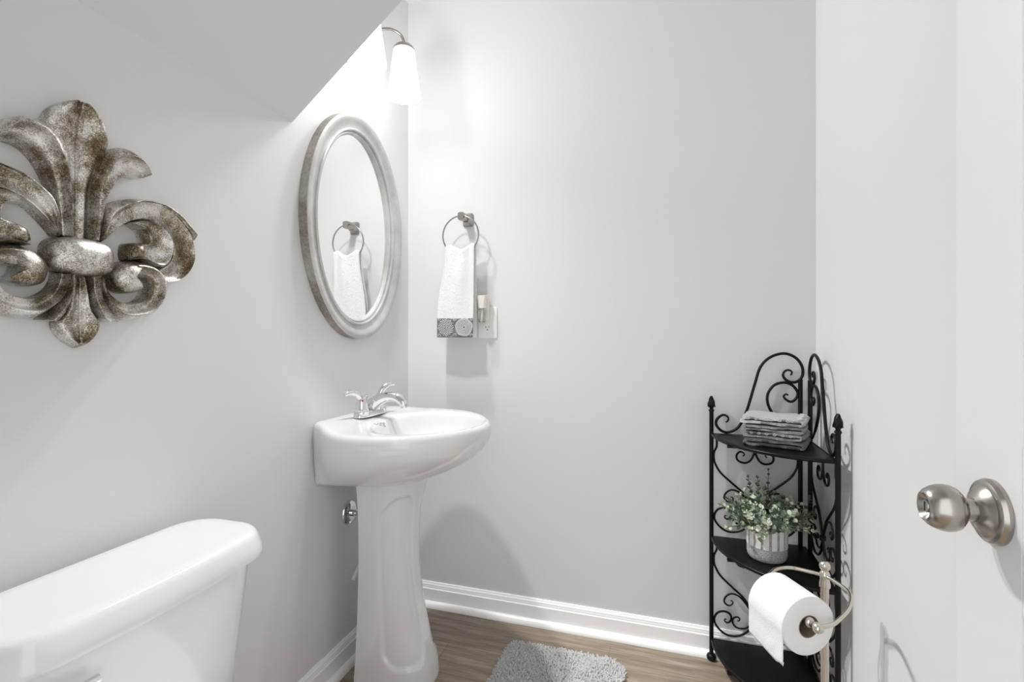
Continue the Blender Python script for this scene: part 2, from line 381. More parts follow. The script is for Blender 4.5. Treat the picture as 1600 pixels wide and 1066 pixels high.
def carved(h, hollow, at=.26, edge_h=.55, inner_h=.8):
    """bevel rising to a sharp ridge, then a hollow falling towards the inner edge"""
    def f(t, s=0):
        if t < at: return h*(edge_h+(1-edge_h)*math.sin(PI/2*t/at))
        q = (t-at)/(1-at)
        v = h+(h*inner_h-h)*q-hollow*math.sin(PI*q**.7)
        return v*(1-.35*max(0, (q-.9)/.1))
    return f
def convex(h, k=.45):
    return lambda t, s=0: h*(1-k+k*math.sqrt(max(1-(2*t-1)**2, 0)))
def vein(h):
    def f(t, s=0):     # t = 0 rim, 1 axis; the midrib fades out at the tip
        v = h*(.60+.40*math.sqrt(max(1-(1-min(t/.25, 1))**2, 0)))-.008*smooth01((t-.2)/.65)
        return v+(.006*smooth01((t-.88)/.05)+.008*smooth01((t-.2)/.65)*smooth01((s-.86)/.12))*(1 if s < .86 else 1)-.006*smooth01((t-.88)/.05)*smooth01((s-.86)/.12)
    return f
g = G()
for s in (1, -1): strip(g, top_o, [(0.0, b_) for a, b_ in top_o], vein(.034), s, lambda q: .42+.60*smooth01(q*1.25))
g.done('central_petal', M['fleur'], fleur, angle=38)
g = G()
for s in (1, -1): strip(g, leaf_o, [(0.0, b_) for a, b_ in leaf_o], vein(.030), s, lambda q: .85+.15*q)
g.done('bottom_leaf', M['fleur'], fleur, angle=38)
for s in (1, -1):
    g = G(); strip(g, side_o, side_i, carved(.047, .016, .30, .70, .74), s, lambda q: .85+.18*smooth01(q*1.5))
    g.done('side_petal', M['fleur'], fleur, angle=38)
    g = G(); strip(g, body_o, body_i, carved(.036, .011, .10, .6, .95), s)
    strip(g, lip_o, lip_i, carved(.045, .002, .75, .5, .85), s, lambda q: .85+.15*q)
    strip(g, curl_o, curl_i, carved(.044, .012, .14, .6, .9), s)
    pillow(g, [(.0785,.0176),(.0797,.0299),(.0832,.0383),(.0964,.0426),(.104,.0425),(.1085,.030),(.106,.015),(.0952,.0091),(.0821,.0072)], .020, .046, s)
    g.done('upper_scroll', M['fleur'], fleur, angle=38)
    g = G(); strip(g, low_o, low_i, carved(.044, .014, .34, .55, .80), s); pillow(g, ball, .020, .048, s)
    g.done('lower_scroll', M['fleur'], fleur, angle=38)
    g = G(); strip(g, small_o, small_i, carved(.044, .008, .4, .6, .8), s)
    g.done('small_petal', M['fleur'], fleur, angle=38)
g = G()
band = [(.0505*math.copysign(abs(math.cos(a))**.75, math.cos(a)), .0005+.0335*math.copysign(abs(math.sin(a))**.65, math.sin(a))) for a in [2*PI*k/40 for k in range(40)]]
pillow(g, band, .028, .056, 1)
g.done('center_band', M['fleur'], fleur, angle=38)

# ------------------------------------------------------------------ oval mirror
MC = (-.374, 1.457); MA, MB = .267, .376
mir = thing('wall_mirror', 'oval wall mirror in a moulded brushed silver frame above the sink', 'mirror', (0, MC[0], MC[1]))
def ell(inset, x, n=128): return [(x, MC[0]+(MA-inset)*math.cos(2*PI*k/n), MC[1]+(MB-inset)*math.sin(2*PI*k/n)) for k in range(n)]
prof = [(.0, .001), (.0, .030), (.001, .032), (.003, .033), (.012, .0335), (.020, .0315), (.026, .027), (.033, .0225), (.041, .020), (.046, .020), (.0465, .0235), (.049, .0258), (.052, .0258), (.0545, .0235),
        (.055, .0165), (.058, .0178), (.061, .018), (.0635, .0160), (.064, .0125), (.066, .0105), (.067, .007), (.067, .001)]
M['frame_side'] = antique('brown_patina_frame_side', [(.40, (.20, .17, .135)), (.60, (.48, .46, .43))], 9, .42, .5)
def side_face(p): return 1 if p.center.x < .0302 and abs(math.hypot(p.center.y/MA, p.center.z/MB)-1) < .004 else 0
G().loft([ell(i, x) for i, x in prof], False, False).done('mirror_frame', None, mir, angle=24, mats=[M['frame'], M['frame_side']], fmat=side_face)
G().loft([ell(.066, .002), ell(.066, .007)]).done('mirror_glass', M['mirror'], mir, smooth=False)

# ------------------------------------------------------------------ vanity light above the mirror
LC, LX = -.413, .152
van = thing('vanity_light', 'two shade brushed nickel vanity light on the left wall above the oval mirror', 'wall lamp', (0, LC, 2.06))
rr = lambda n, a, b_, p: [(a*math.copysign(abs(math.cos(2*PI*k/n))**p, math.cos(2*PI*k/n)), b_*math.copysign(abs(math.sin(2*PI*k/n))**p, math.sin(2*PI*k/n))) for k in range(n)]
G().loft([[(x, LC+a*s, 2.06+b_*s) for a, b_ in rr(48, .075, .058, .8)] for x, s in ((.0005, 1), (.012, 1), (.018, .95), (.020, .85))]).done('backplate', M['nickel'], van)
for s in (-1, 1):
    yc = LC+s*.11
    arm = spline([(.018, LC+s*.015, 2.075), (.050, LC+s*.03, 2.098), (.085, LC+s*.055, 2.128), (.118, LC+s*.082, 2.140), (.143, LC+s*.103, 2.128), (LX, yc, 2.105), (LX, yc, 2.088)], 40)
    a = G().tube(arm, .0048, 12).done('lamp_arm', M['nickel'], van)
    G().lathe([(.0, .012), (.008, .012), (.012, .008), (.030, .002), (.036, -.006), (.0365, -.012), (.034, -.012)], (LX, yc, 2.088), (0, 0, 1), 40).done('shade_cap', M['nickel'], a)
    sh = G().lathe([(.033, 2.080), (.0355, 2.076), (.045, 2.00), (.0575, 1.916), (.0555, 1.916), (.043, 2.00), (.032, 2.074), (.0, 2.074)], (LX, yc, 0), (0, 0, 1), 40).done('lamp_shade', M['shade'], van)
    ld = bpy.data.lights.new('vanity_bulb', 'POINT'); ld.energy = LAMP; ld.shadow_soft_size = .028; ld.color = (1, 1, 1)
    ld.use_nodes = True; lt = ld.node_tree; fo = lt.nodes.new('ShaderNodeLightFalloff'); fo.inputs['Strength'].default_value = 1.0
    ma = lt.nodes.new('ShaderNodeMath'); ma.operation = 'MULTIPLY'; ma.inputs[1].default_value = .85
    mb = lt.nodes.new('ShaderNodeMath'); mb.operation = 'MULTIPLY_ADD'; mb.inputs[1].default_value = .15
    lt.links.new(fo.outputs['Constant'], ma.inputs[0]); lt.links.new(fo.outputs['Linear'], mb.inputs[0]); lt.links.new(ma.outputs[0], mb.inputs[2])
    lt.links.new(mb.outputs[0], lt.nodes['Emission'].inputs['Strength'])
    lo_ = bpy.data.objects.new('vanity_bulb', ld); COL.objects.link(lo_); lo_.location = (LX, yc, 1.965)

# ------------------------------------------------------------------ towel ring, hand towel
RCX, RCZ, RR, RY = .260, 1.478, .074, -.062
ring = thing('towel_ring', 'brushed nickel towel ring mounted on the back wall above the outlet', 'towel ring', (RCX, 0, 1.55))
PX, PZ = .268, 1.548
g = G(); g.loft([[(PX+a*s, y, PZ+b_*s*1.2) for a, b_ in rr(32, .022, .022, .35)] for y, s in ((-.0005, 1), (-.006, 1), (-.009, .9), (-.02, .6), (-.03, .55))])
g.done('mounting_post', M['nickel'], ring, angle=30)
g = G(); g.loft([[(PX-.003+a*s, y, PZ+.002+b_*s) for a, b_ in rr(32, .0125, .015, .4)] for y, s in ((-.03, .9), (-.05, 1), (-.071, 1), (-.074, .92))])
g.done('post_head', M['nickel'], ring, angle=30)
G().tube([(RCX+RR*math.sin(2*PI*k/72), RY, RCZ+RR*math.cos(2*PI*k/72)) for k in range(72)], .0030, 12, closed=True).done('ring', M['nickel'], ring)

towel = thing('hand_towel', 'white terry hand towel with grey rosette border hanging through the towel ring', 'towel', (.25, RY, 1.09))
def tw(u, v):
    """u 0..1 across, v 0..1 down the front; front sheet surface"""
    x0 = .201+(.168-.201)*smooth01(v*1.4); x1 = .320+(.317-.320)*v
    x = x0+(x1-x0)*u
    dx = abs(x-RCX-.002)
    zt = min(max(RCZ-math.sqrt(max(RR**2-dx*dx, 0))+.009, 1.4185), 1.427)+.006*math.sin(u*9)*math.exp(-v*8)
    z = zt+(1.085-zt)*v
    k = smooth01(v*3)
    y = -.072-.003*k+.0055*math.sin(u*PI*2.3+.6+.6*v)*(.35+.65*k)*(1-.55*v)+.003*math.sin(u*17)*math.exp(-v*3)
    return x, y, z
NU, NV = 70, 110
rows = []
for j in range(NV+1):
    rows.append([tw(i/NU, 1-j/NV) for i in range(NU+1)])
top = rows[-1]
for k in range(1, 6):
    a = PI*k/6
    rows.append([(x+.001*k/6, -.062+(y+.062)*math.cos(a), z+.009*math.sin(a)) for x, y, z in top])
for j in range(NV+1):
    v = j/NV
    rr_ = []
    for i in range(NU+1):
        x, y, z = tw(i/NU, v); zz = top[i][2]+(1.083-top[i][2])*v
        rr_.append((x+.001+.004*v, -.0535+.004*math.sin(i/NU*7+1)*v, zz))
    rows.append(rr_)
def jit(p, a): 
    n_ = noise.noise_vector(Vector(p)*230)
    return Vector(p)+n_*a
g = G(); n = NU+1; vs = [jit(p, .0011) for r_ in rows for p in r_]
fs = [(j*n+i, j*n+i+1, (j+1)*n+i+1, (j+1)*n+i) for j in range(len(rows)-1) for i in range(NU)]
o = g.add(vs, fs).done('towel_cloth', M['terry'], towel, angle=180)
sm = o.modifiers.new('thickness', 'SOLIDIFY'); sm.thickness = .006; sm.offset = 0
# border with two rosettes on the front layer
g = G(); vs = []; nb = 50
for j in range(17):
    for i in range(nb+1):
        x, y, z = tw(i/nb, 1-.215*j/16)
        vs.append((x, y-.0042-.0006*random.random(), z-.001))
for j in range(17):
    for i in range(nb+1):
        x, y, z = tw(i/nb, 1-.215*j/16); vs.append((x, y-.002, z-.001))
n = nb+1; N = 17*n
fs = [(j*n+i, j*n+i+1, (j+1)*n+i+1, (j+1)*n+i) for j in range(16) for i in range(nb)]+[(N+j*n+i, N+(j+1)*n+i, N+(j+1)*n+i+1, N+j*n+i+1) for j in range(16) for i in range(nb)]
rim = [i for i in range(n)]+[j*n+nb for j in range(1, 17)]+[16*n+i for i in range(nb-1, -1, -1)]+[j*n for j in range(15, 0, -1)]
fs += [(rim[a], rim[(a+1) % len(rim)], N+rim[(a+1) % len(rim)], N+rim[a]) for a in range(len(rim))]
bd = g.add(vs, fs).done('woven_border', M['band'], towel)
def on_front(x, z):
    v = (1.418-z)/(1.418-1.085); x0 = tw(0, v)[0]; x1 = tw(1, v)[0]
    return tw((x-x0)/(x1-x0), v)[1]
for cx, cz, kind in ((.206, 1.123, 0), (.282, 1.123, 1)):
    g = G()
    if kind:
        for r_ in (.006, .0115, .017, .0225, .028, .0325):
            g.tube([(cx+(r_+.0012*math.sin(5*a))*math.cos(a), on_front(cx+r_*math.cos(a), cz+r_*math.sin(a))-.0058, cz+(r_+.0012*math.sin(5*a+1))*math.sin(a)) for a in [2*PI*k/40 for k in range(40)]], .0021, 6, closed=True)
    else:
        for k in range(95):
            r_ = .033*math.sqrt((k+.5)/95); a = k*2.39996
            x, z = cx+r_*math.cos(a), cz+r_*math.sin(a)
            g.ball((x, on_front(x, z)-.0050, z), .0026, 6)
    g.done('rosette', M['rosette'], bd)
# small corner scrolls between the rosettes
for cx, cz, sg in ((.244, 1.152, 1), (.244, 1.094, -1), (.176, 1.155, 1), (.176, 1.092, -1), (.311, 1.154, 1), (.311, 1.093, -1)):
    g = G(); g.tube([(cx+.0012*t*math.cos(t), on_front(cx, cz)-.0055, cz+sg*.0009*t*math.sin(t)) for t in [k*.5 for k in range(1, 15)]], .0013, 6)
    g.done('border_scroll', M['rosette'], bd)

# ------------------------------------------------------------------ wall outlet and plug-in freshener
out = thing('wall_outlet', 'white duplex outlet plate on the back wall beside the hand towel', 'outlet', (.352, 0, 1.142))
OXc, OZc = .3505, 1.1415
g = G(); g.loft([[(OXc+a*s, y, OZc+b_*(1-(1-s)*.6)) for a, b_ in rr(48, .039, .0615, .12)] for y, s in ((-.0003, 1), (-.003, 1), (-.0055, .95), (-.006, .9))])
g.done('cover_plate', M['plastic'], out, angle=30)
for dz in (-.0205, .0205):
    f = G().loft([[(OXc+a, y, OZc+dz+b_) for a, b_ in rr(32, .0172, .0145, .6)] for y in (-.005, -.0078)]).done('receptacle', M['plastic'], out, angle=30)
    G().box(OXc-.0075, OXc-.0055, -.0084, -.0075, OZc+dz-.001, OZc+dz+.007).box(OXc+.0055, OXc+.0075, -.0084, -.0075, OZc+dz, OZc+dz+.007).lathe([(.0026, .0075), (.0026, .0084)], (OXc, 0, OZc+dz-.007), (0, -1, 0), 12).done('outlet_slot', M['slot'], f, smooth=False)
G().lathe([(.003, .005), (.003, .0068), (.002, .0073)], (OXc, 0, OZc), (0, -1, 0), 14).done('plate_screw', M['plastic'], out)
fr = thing('air_freshener', 'white plug-in air freshener with a clear oil bottle in the outlet', 'air freshener', (.343, -.008, 1.185))
FX = .3415
g = G(); g.loft([[(FX+a*s, -.040+b_*s2, z) for a, b_ in rr(32, .018, .016, .7)] for z, s, s2 in ((1.196, .78, .9), (1.206, .80, .95), (1.222, .95, 1.0), (1.238, 1.12, 1.05), (1.245, 1.22, 1.05), (1.2455, 1.1, .95), (1.238, .95, .8))])
g.done('diffuser_top', M['cream'], fr, angle=50)
g = G(); g.box(FX-.014, FX+.020, -.026, -.0082, 1.150, 1.228); g.done('plug_housing', M['cream'], fr, bevel=.004)
g = G(); g.lathe([(.0, 1.142), (.010, 1.142), (.013, 1.146), (.0165, 1.165), (.0175, 1.182), (.014, 1.190), (.010, 1.196), (.0, 1.196)], (FX, -.0445, 0), (0, 0, 1), 24)
g.done('oil_bottle', M['glass'], fr, angle=50)
G().lathe([(.003, 1.147), (.003, 1.20)], (FX, -.0445, 0), (0, 0, 1), 10).done('wick', M['plastic'], fr)

# ------------------------------------------------------------------ pedestal sink
SCY = -.41
sink = thing('pedestal_sink', 'white porcelain pedestal sink against the left wall under the mirror', 'sink', (.17, SCY, 0))
half_o = [(0.002, .172), (.045, .205), (.10, .247), (.16, .271), (.22, .279), (.29, .270), (.36, .238), (.42, .183), (.465, .115), (.492, .05), (.500, 0)]
half_b = [(0.002, .158), (.035, .157), (.08, .151), (.13, .138), (.18, .118), (.22, .094), (.25, .066), (.27, .036), (.278, 0)]
def closed_outline(h, nb=14, ns=61):
    s = spline([(a, b_, 0) for a, b_ in h], ns)
    left = [(p.x, p.y) for p in s]; right = [(p.x, -p.y) for p in reversed(s[:-1])]
    y0 = h[0][1]; back = [(h[0][0], -y0+2*y0*k/nb) for k in range(1, nb)]
    return left+right+back
OO, BB = closed_outline(half_o), closed_outline(half_b)
cx0 = .24
def rim_z(x): return .822+.012*smooth01((.16-x)/.13)
rings = []
for k in range(15):
    t = k/14; wv = math.sin(t*PI/2)**.75
    rings.append([(lambda x, y, q: (max(x, .002), SCY+y, .640+(.795-.640)*t))(b_[0]+(a[0]-b_[0])*wv, b_[1]+(a[1]-b_[1])*wv, 0) for a, b_ in zip(OO, BB)])
for ins, dz in ((.0008, -.018), (.003, -.010), (.008, -.0035), (.014, -.0006), (.020, 0)):
    s = 1-ins/.26
    rings.append([(max(cx0+(a-cx0)*s, .002), SCY+b_*s, rim_z(a)+dz) for a, b_ in OO])
# deck and bowl: blend towards an ellipse
ang = [math.atan2(b_/.235, (a-.315)/.16) for a, b_ in OO]
def half_at(x):
    for (xa, ya), (xb_, yb_) in zip(half_o, half_o[1:]):
        if xa <= x <= xb_: return ya+(yb_-ya)*(x-xa)/(xb_-xa)
    return 0
def bowl(s, z):
    r_ = []
    for t in ang:
        x, y = .312+.152*s*math.cos(t), .228*s*math.sin(t)
        lim = max(half_at(.312+.152*1.06*math.cos(t)/1.0)-.036, .004)*s/1.06
        a = abs(y); m_ = (a**-6+lim**-6)**(-1/6) if a > 1e-6 else 0
        r_.append((x, SCY+math.copysign(m_, y), z))
    return r_
e0 = bowl(1.06, 0)
for q in (.35, .7, 1.0):
    rings.append([(a[0]*(1-q)+e[0]*q, a[1]*(1-q)+e[1]*q, rim_z(a[0]*(1-q)+e[0]*q)-.001*q) for a, e in zip(rings[19], e0)])
for s, z in ((1.03, .8185), (1.0, .812), (.97, .802), (.93, .786), (.86, .765), (.74, .742), (.58, .726), (.40, .716), (.22, .711), (.10, .709)): rings.append(bowl(s, z))
basin = G().loft(rings).done('basin', M['porcelain'], sink, angle=70)
G().lathe([(.0, .004), (.012, .004), (.022, .003), (.026, .0)], (.31, SCY, .7095), (0, 0, 1), 28).done('drain', M['chrome'], basin)
# pedestal
levels = [(.0, .100, .108, .318), (.012, .100, .109, .320), (.06, .102, .107, .314), (.12, .104, .104, .300), (.20, .106, .100, .281), (.30, .108, .097, .264), (.40, .110, .097, .256), (.50, .112, .101, .258), (.58, .114, .109, .266), (.64, .116, .119, .278), (.672, .118, .126, .288)]
def lev(z):
    for a, b_ in zip(levels, levels[1:]):
        if a[0] <= z <= b_[0]:
            t = (z-a[0])/(b_[0]-a[0]); return [a[i]+(b_[i]-a[i])*t for i in range(1, 4)]
    return levels[-1][1:]
# smooth the level table by sampling a spline
LV = spline([Vector((a[0], a[2], a[3])) for a in levels], 300)
def lev2(z):
    p = min(LV, key=lambda q: abs(q.x-z)); return lev(z)[0], p.y, p.z
def ped_xy(u, z):
    xb, hy, xf = lev2(z)                     # u 0..1 : near rear corner -> front -> far rear corner
    L = xf-xb; a = -PI*.5+PI*u
    ex = .62
    x = xb+L*abs(math.cos(a))**ex; y = hy*math.copysign(abs(math.sin(a))**(ex+.05), math.sin(a))
    return x, y, xb
def groove(u, z):
    """depth of the sunk panel on each flank"""
    u2 = u if u < .5 else 1-u
    z0, z1, u0, u1 = .075, .605, .085, .47
    z1 -= .03*(1-smooth01((u2-u0)/.2))
    R_ = .06
    dx = max(u0-u2, u2-u1)*.55; dz = max(z0-z, z-z1)
    qx, qz = dx+R_, dz+R_
    d = math.hypot(max(qx, 0), max(qz, 0))+min(max(qx, qz), 0)-R_
    return smooth01(-d/.014)
rings = []; NUu = 120
for k in range(131):
    z = .672*k/130; row = []
    for i in range(NUu+1):
        u = i/NUu; x, y, xb = ped_xy(u, z); gd = groove(u, z)*.007
        ax_ = Vector((x-(xb+.07), y)).normalized()
        row.append((x-ax_.x*gd, SCY+y-ax_.y*gd, z))
    # hollow back
    inner = [(max(xb, x-.02 if True else x), SCY+y*.82, z) for x, y, xb in [ped_xy(i/20, z) for i in range(20, -1, -1)]]
    rings.append(row+inner)
G().loft(rings).done('pedestal', M['porcelain'], sink, angle=50)
# printed maker's mark on the bowl wall
cu = bpy.data.curves.new('mark', 'FONT'); cu.body = 'Crane'; cu.size = .021; cu.extrude = .0002; cu.align_x = 'CENTER'; cu.space_character = 1.15; cu.shear = .25
tmp = bpy.data.objects.new('mark', cu); COL.objects.link(tmp); bpy.context.view_layer.update()
tme = bpy.data.meshes.new_from_object(tmp.evaluated_get(bpy.context.evaluated_depsgraph_get())); bpy.data.objects.remove(tmp)
off = Vector(sink.location)
bv = BVHTree.FromPolygons([tuple(v.co) for v in basin.data.vertices], [tuple(p.vertices) for p in basin.data.polygons])
vs = []
for v in tme.vertices:
    px, py = v.co.x, v.co.y
    # letters run along +y... read from the front of the basin
    x = .166-py*.75; y = SCY-.062+px
    hit = bv.ray_cast(Vector((x, y, 1.0))-off, Vector((0, 0, -1)))
    vs.append(hit[0]+off+Vector((0, 0, .0006)))
build('printed_mark', vs, [tuple(p.vertices) for p in tme.polygons], M['ink'], basin, smooth=False)

# ------------------------------------------------------------------ faucet on the sink deck
FA = -.40; FXb = .083; FZ = .8335
fau = thing('faucet', 'chrome two handle faucet on the rear deck of the pedestal sink', 'faucet', (FXb, FA, FZ))
G().loft([[(FXb+a*s, FA+b_*s, FZ+z) for a, b_ in rr(48, .026, .080, .75)] for z, s in ((-.002, 1), (.006, 1), (.011, .95), (.014, .85))]).done('base_plate', M['chrome'], fau)
for s in (-1, 1):
    hy = FA+s*.051
    h = G().lathe([(.025, .004), (.0245, .016), (.022, .019), (.0225, .021), (.0205, .024), (.019, .035), (.0165, .048), (.0135, .056), (.008, .061), (0, .062)], (FXb, hy, FZ), (0, 0, 1), 32).done('handle', M['chrome'], fau, angle=35)
    pts = spline([(FXb, hy, FZ+.050), (FXb-.004, hy+s*.010, FZ+.068), (FXb-.012, hy+s*.026, FZ+.077), (FXb-.018, hy+s*.044, FZ+.078), (FXb-.022, hy+s*.060, FZ+.074)], 24) if s < 0 else \
          spline([(FXb, hy, FZ+.045), (FXb+.004, hy+.006, FZ+.068), (FXb+.012, hy+.018, FZ+.084), (FXb+.020, hy+.036, FZ+.091), (FXb+.026, hy+.054, FZ+.089)], 24)
    G().tube(pts, [.0105-.0055*k/23+.002*math.sin(PI*k/23) for k in range(24)], 14).done('lever', M['chrome'], h)
    if s < 0: G().ball((FXb+.012, hy-.012, FZ+.052), .0032, 12).done('hot_mark', M['red'], h)
sp = spline([(FXb-.006, FA, FZ+.012), (FXb+.012, FA, FZ+.034), (FXb+.040, FA, FZ+.052), (FXb+.070, FA, FZ+.060), (FXb+.098, FA, FZ+.057), (FXb+.118, FA, FZ+.044), (FXb+.124, FA, FZ+.032)], 40)
rad = [.023-.0075*smooth01(k/26) for k in range(40)]; rad[-1] = .0140
so = G().tube(sp, rad, 24).done('spout', M['chrome'], fau)
G().lathe([(.0105, .0), (.0105, .007), (.0, .007)], (FXb+.1245, FA, FZ+.033), (.15, 0, -1), 24).done('aerator', M['chrome'], so)
G().lathe([(.0028, .01), (.0028, .052), (.0035, .053), (.0065, .056), (.007, .060), (.0055, .063), (0, .064)], (FXb-.017, FA+.001, FZ), (0, 0, 1), 18).done('lift_rod', M['chrome'], fau)

# ------------------------------------------------------------------ shut-off valve and hose behind the pedestal
va = thing('water_valve', 'chrome water shut-off valve with dangling white hose on the left wall behind the pedestal', 'valve', (0, -.402, .50))
G().lathe([(.040, .0005), (.040, .003), (.036, .009), (.020, .014), (.011, .013), (.011, .03)], (0, -.402, .50), (1, 0, 0), 32).done('escutcheon', M['chrome'], va, angle=40)
g = G(); g.lathe([(.009, .0), (.009, .04), (.013, .041), (.013, .062), (.010, .064)], (.012, -.402, .50), (1, 0, 0), 20); g.lathe([(.009, 0), (.009, .032)], (.062, -.402, .50), (0, 0, 1), 16)
g.done('valve_body', M['chrome'], va)
g = G(); g.loft([[(.09, -.402+a*.024*(1+.12*math.cos(6*t)), .50+b_*.015) for a, b_, t in [(math.cos(2*PI*k/36), math.sin(2*PI*k/36), 2*PI*k/36) for k in range(36)]], [(.076, -.402+a*.024*(1+.12*math.cos(6*t)), .50+b_*.015) for a, b_, t in [(math.cos(2*PI*k/36), math.sin(2*PI*k/36), 2*PI*k/36) for k in range(36)]]])
g.done('valve_handle', M['chrome'], va)
G().tube(spline([(.062, -.402, .53), (.062, -.398, .56), (.058, -.39, .60), (.055, -.385, .632)], 30), .0055, 10).done('supply_hose', M['hose'], va)
G().tube(spline([(.060, -.402, .475), (.062, -.372, .452), (.060, -.355, .425), (.055, -.362, .39), (.047, -.390, .345), (.033, -.423, .288)], 34), .0075, 12).done('drip_hose', M['hose'], va)

# ------------------------------------------------------------------ toilet (tank against the left wall)
TY = -1.212
toi = thing('toilet', 'white two piece toilet with its tank against the left wall', 'toilet', (.12, TY, 0))
def rrect(cx, cy, hx, hy, r_, z, n=8, bow=0):
    o_ = []
    for qx, qy, a0 in ((1, 1, 0), (-1, 1, PI/2), (-1, -1, PI), (1, -1, 3*PI/2)):
        for k in range(n+1):
            a = a0+PI/2*k/n
            o_.append([cx+qx*(hx-r_)+r_*math.cos(a), cy+qy*(hy-r_)+r_*math.sin(a), z])
    if bow:
        for p in o_:
            if p[0] > cx: p[0] += bow*(1-((p[1]-cy)/hy)**2)
    # add points along the straight sides so that the bow is smooth
    res = []
    for i, p in enumerate(o_):
        q = o_[(i+1) % len(o_)]; res.append(tuple(p))
        if i % (n+1) == n:
            for k in range(1, 12):
                t = k/12; v = Vector(p).lerp(Vector(q), t)
                if bow and i == 4*(n+1)-1: v.x = (cx+hx)+bow*(1-((v.y-cy)/hy)**2)
                res.append(tuple(v))
    return res
# lid
rings = []
for z, ins in ((.652, .008), (.653, .001), (.660, .0), (.672, .003), (.688, .0085), (.6945, .012), (.698, .017), (.6995, .024), (.700, .04), (.7003, .07)):
    rings.append(rrect(.124, TY, .110-ins, .238-ins, max(.075-ins*.6, .03), z, 10, .018))
G().loft(rings).done('tank_lid', M['porcelain'], toi, angle=60)
rings = []
for z, t in ((.37, .0), (.385, .06), (.45, .25), (.52, .5), (.60, .8), (.652, 1.0)):
    rings.append(rrect(.118, TY, .078+.016*t, .188+.029*t, .06, z, 10, .016))
G().loft(rings).done('tank', M['porcelain'], toi, angle=60)
g = G(); g.lathe([(.012, 0), (.012, .014), (.009, .018), (0, .018)], (.218, TY-.20, .61), (1, 0, 0), 20); g.tube([(.232, TY-.20, .61), (.239, TY-.165, .608), (.238, TY-.115, .604)], [.007, .006, .007], 12)
g.done('flush_lever', M['chrome'], toi)
def oval(cx, hx, hy, z, n=64): return [(cx+hx*math.cos(2*PI*k/n), TY+hy*math.sin(2*PI*k/n)*(1 if math.cos(2*PI*k/n) < 0 else (1-.12*math.cos(2*PI*k/n)**2)), z) for k in range(n)]
G().loft([oval(.36, .24, .115, 0), oval(.36, .24, .115, .02), oval(.35, .20, .10, .08), oval(.37, .20, .105, .18), oval(.42, .24, .15, .29), oval(.445, .27, .18, .36), oval(.445, .27, .183, .38), oval(.445, .26, .175, .385)]).done('bowl', M['porcelain'], toi, angle=60)
G().box(.03, .24, TY-.11, TY+.11, .25, .3695).done('bowl_deck', M['porcelain'], toi, bevel=.02)
G().loft([oval(.455, .262, .185, .386), oval(.455, .266, .188, .395), oval(.455, .264, .186, .404), oval(.455, .255, .178, .407)]).done('seat', M['plastic'], toi, angle=50)
G().loft([oval(.455, .26, .183, .408), oval(.455, .264, .186, .418), oval(.455, .255, .178, .426), oval(.455, .2, .14, .430)]).done('seat_lid', M['plastic'], toi, angle=50)

# ------------------------------------------------------------------ bath mat
mat_o = thing('bath_mat', 'pale grey fluffy bath mat on the wood floor in front of the sink', 'bath mat', (.69, -.47, 0))
RX0, RX1, RY0, RY1, RC = .487, .888, -.80, -.148, .06
def inside(x, y):
    dx = max(RX0+RC-x, x-RX1+RC, 0); dy = max(RY0+RC-y, y-RY1+RC, 0)
    return RC-math.hypot(dx, dy)
g = G(); base = rrect((RX0+RX1)/2, (RY0+RY1)/2, (RX1-RX0)/2, (RY1-RY0)/2, RC, .0)
def sc(r_, z, s): return [((RX0+RX1)/2+(p[0]-(RX0+RX1)/2)*s, (RY0+RY1)/2+(p[1]-(RY0+RY1)/2)*s, z) for p in r_]
g.loft([sc(base, .0005, .985), sc(base, .008, 1.0), sc(base, .011, .985)]).done('mat_backing', M['rug'], mat_o)
vs = []; fs = []
x = RX0
while x < RX1+.004:
    y = RY0
    while y < RY1+.004:
        px_, py_ = x+random.uniform(-.0035, .0035), y+random.uniform(-.0035, .0035)
        if inside(px_, py_) > -.004:
            h = .024*(.8+.35*noise.noise(Vector((px_*14, py_*14, 0))))*(.75+.25*min(max(inside(px_, py_)/.02, 0), 1))+random.uniform(-.003, .003)
            lx, ly = random.uniform(-.005, .005), random.uniform(-.005, .005); r_ = random.uniform(.0026, .004); k0 = len(vs); a0 = random.random()*6
            for zz, rf, lf in ((.009, .8, 0), (h*.75, 1.0, .6), (h, .55, 1)):
                for k in range(5): vs.append((px_+lx*lf+r_*rf*math.cos(a0+k*1.2566), py_+ly*lf+r_*rf*math.sin(a0+k*1.2566), zz))
            for q in range(2):
                for k in range(5): a = k0+q*5+k; b_ = k0+q*5+(k+1) % 5; fs.append((a, b_, b_+5, a+5))
            fs.append(tuple(k0+10+k for k in range(5)))
        y += .0056
    x += .0056
me = bpy.data.meshes.new('mat_pile'); lo = Vector(mat_o.location); me.from_pydata([tuple(Vector(v)-lo) for v in vs], [], fs); me.materials.append(M['rug'])
for p in me.polygons: p.use_smooth = True
pile = bpy.data.objects.new('mat_pile', me); COL.objects.link(pile); pile.parent = mat_o; pile['kind'] = 'stuff'

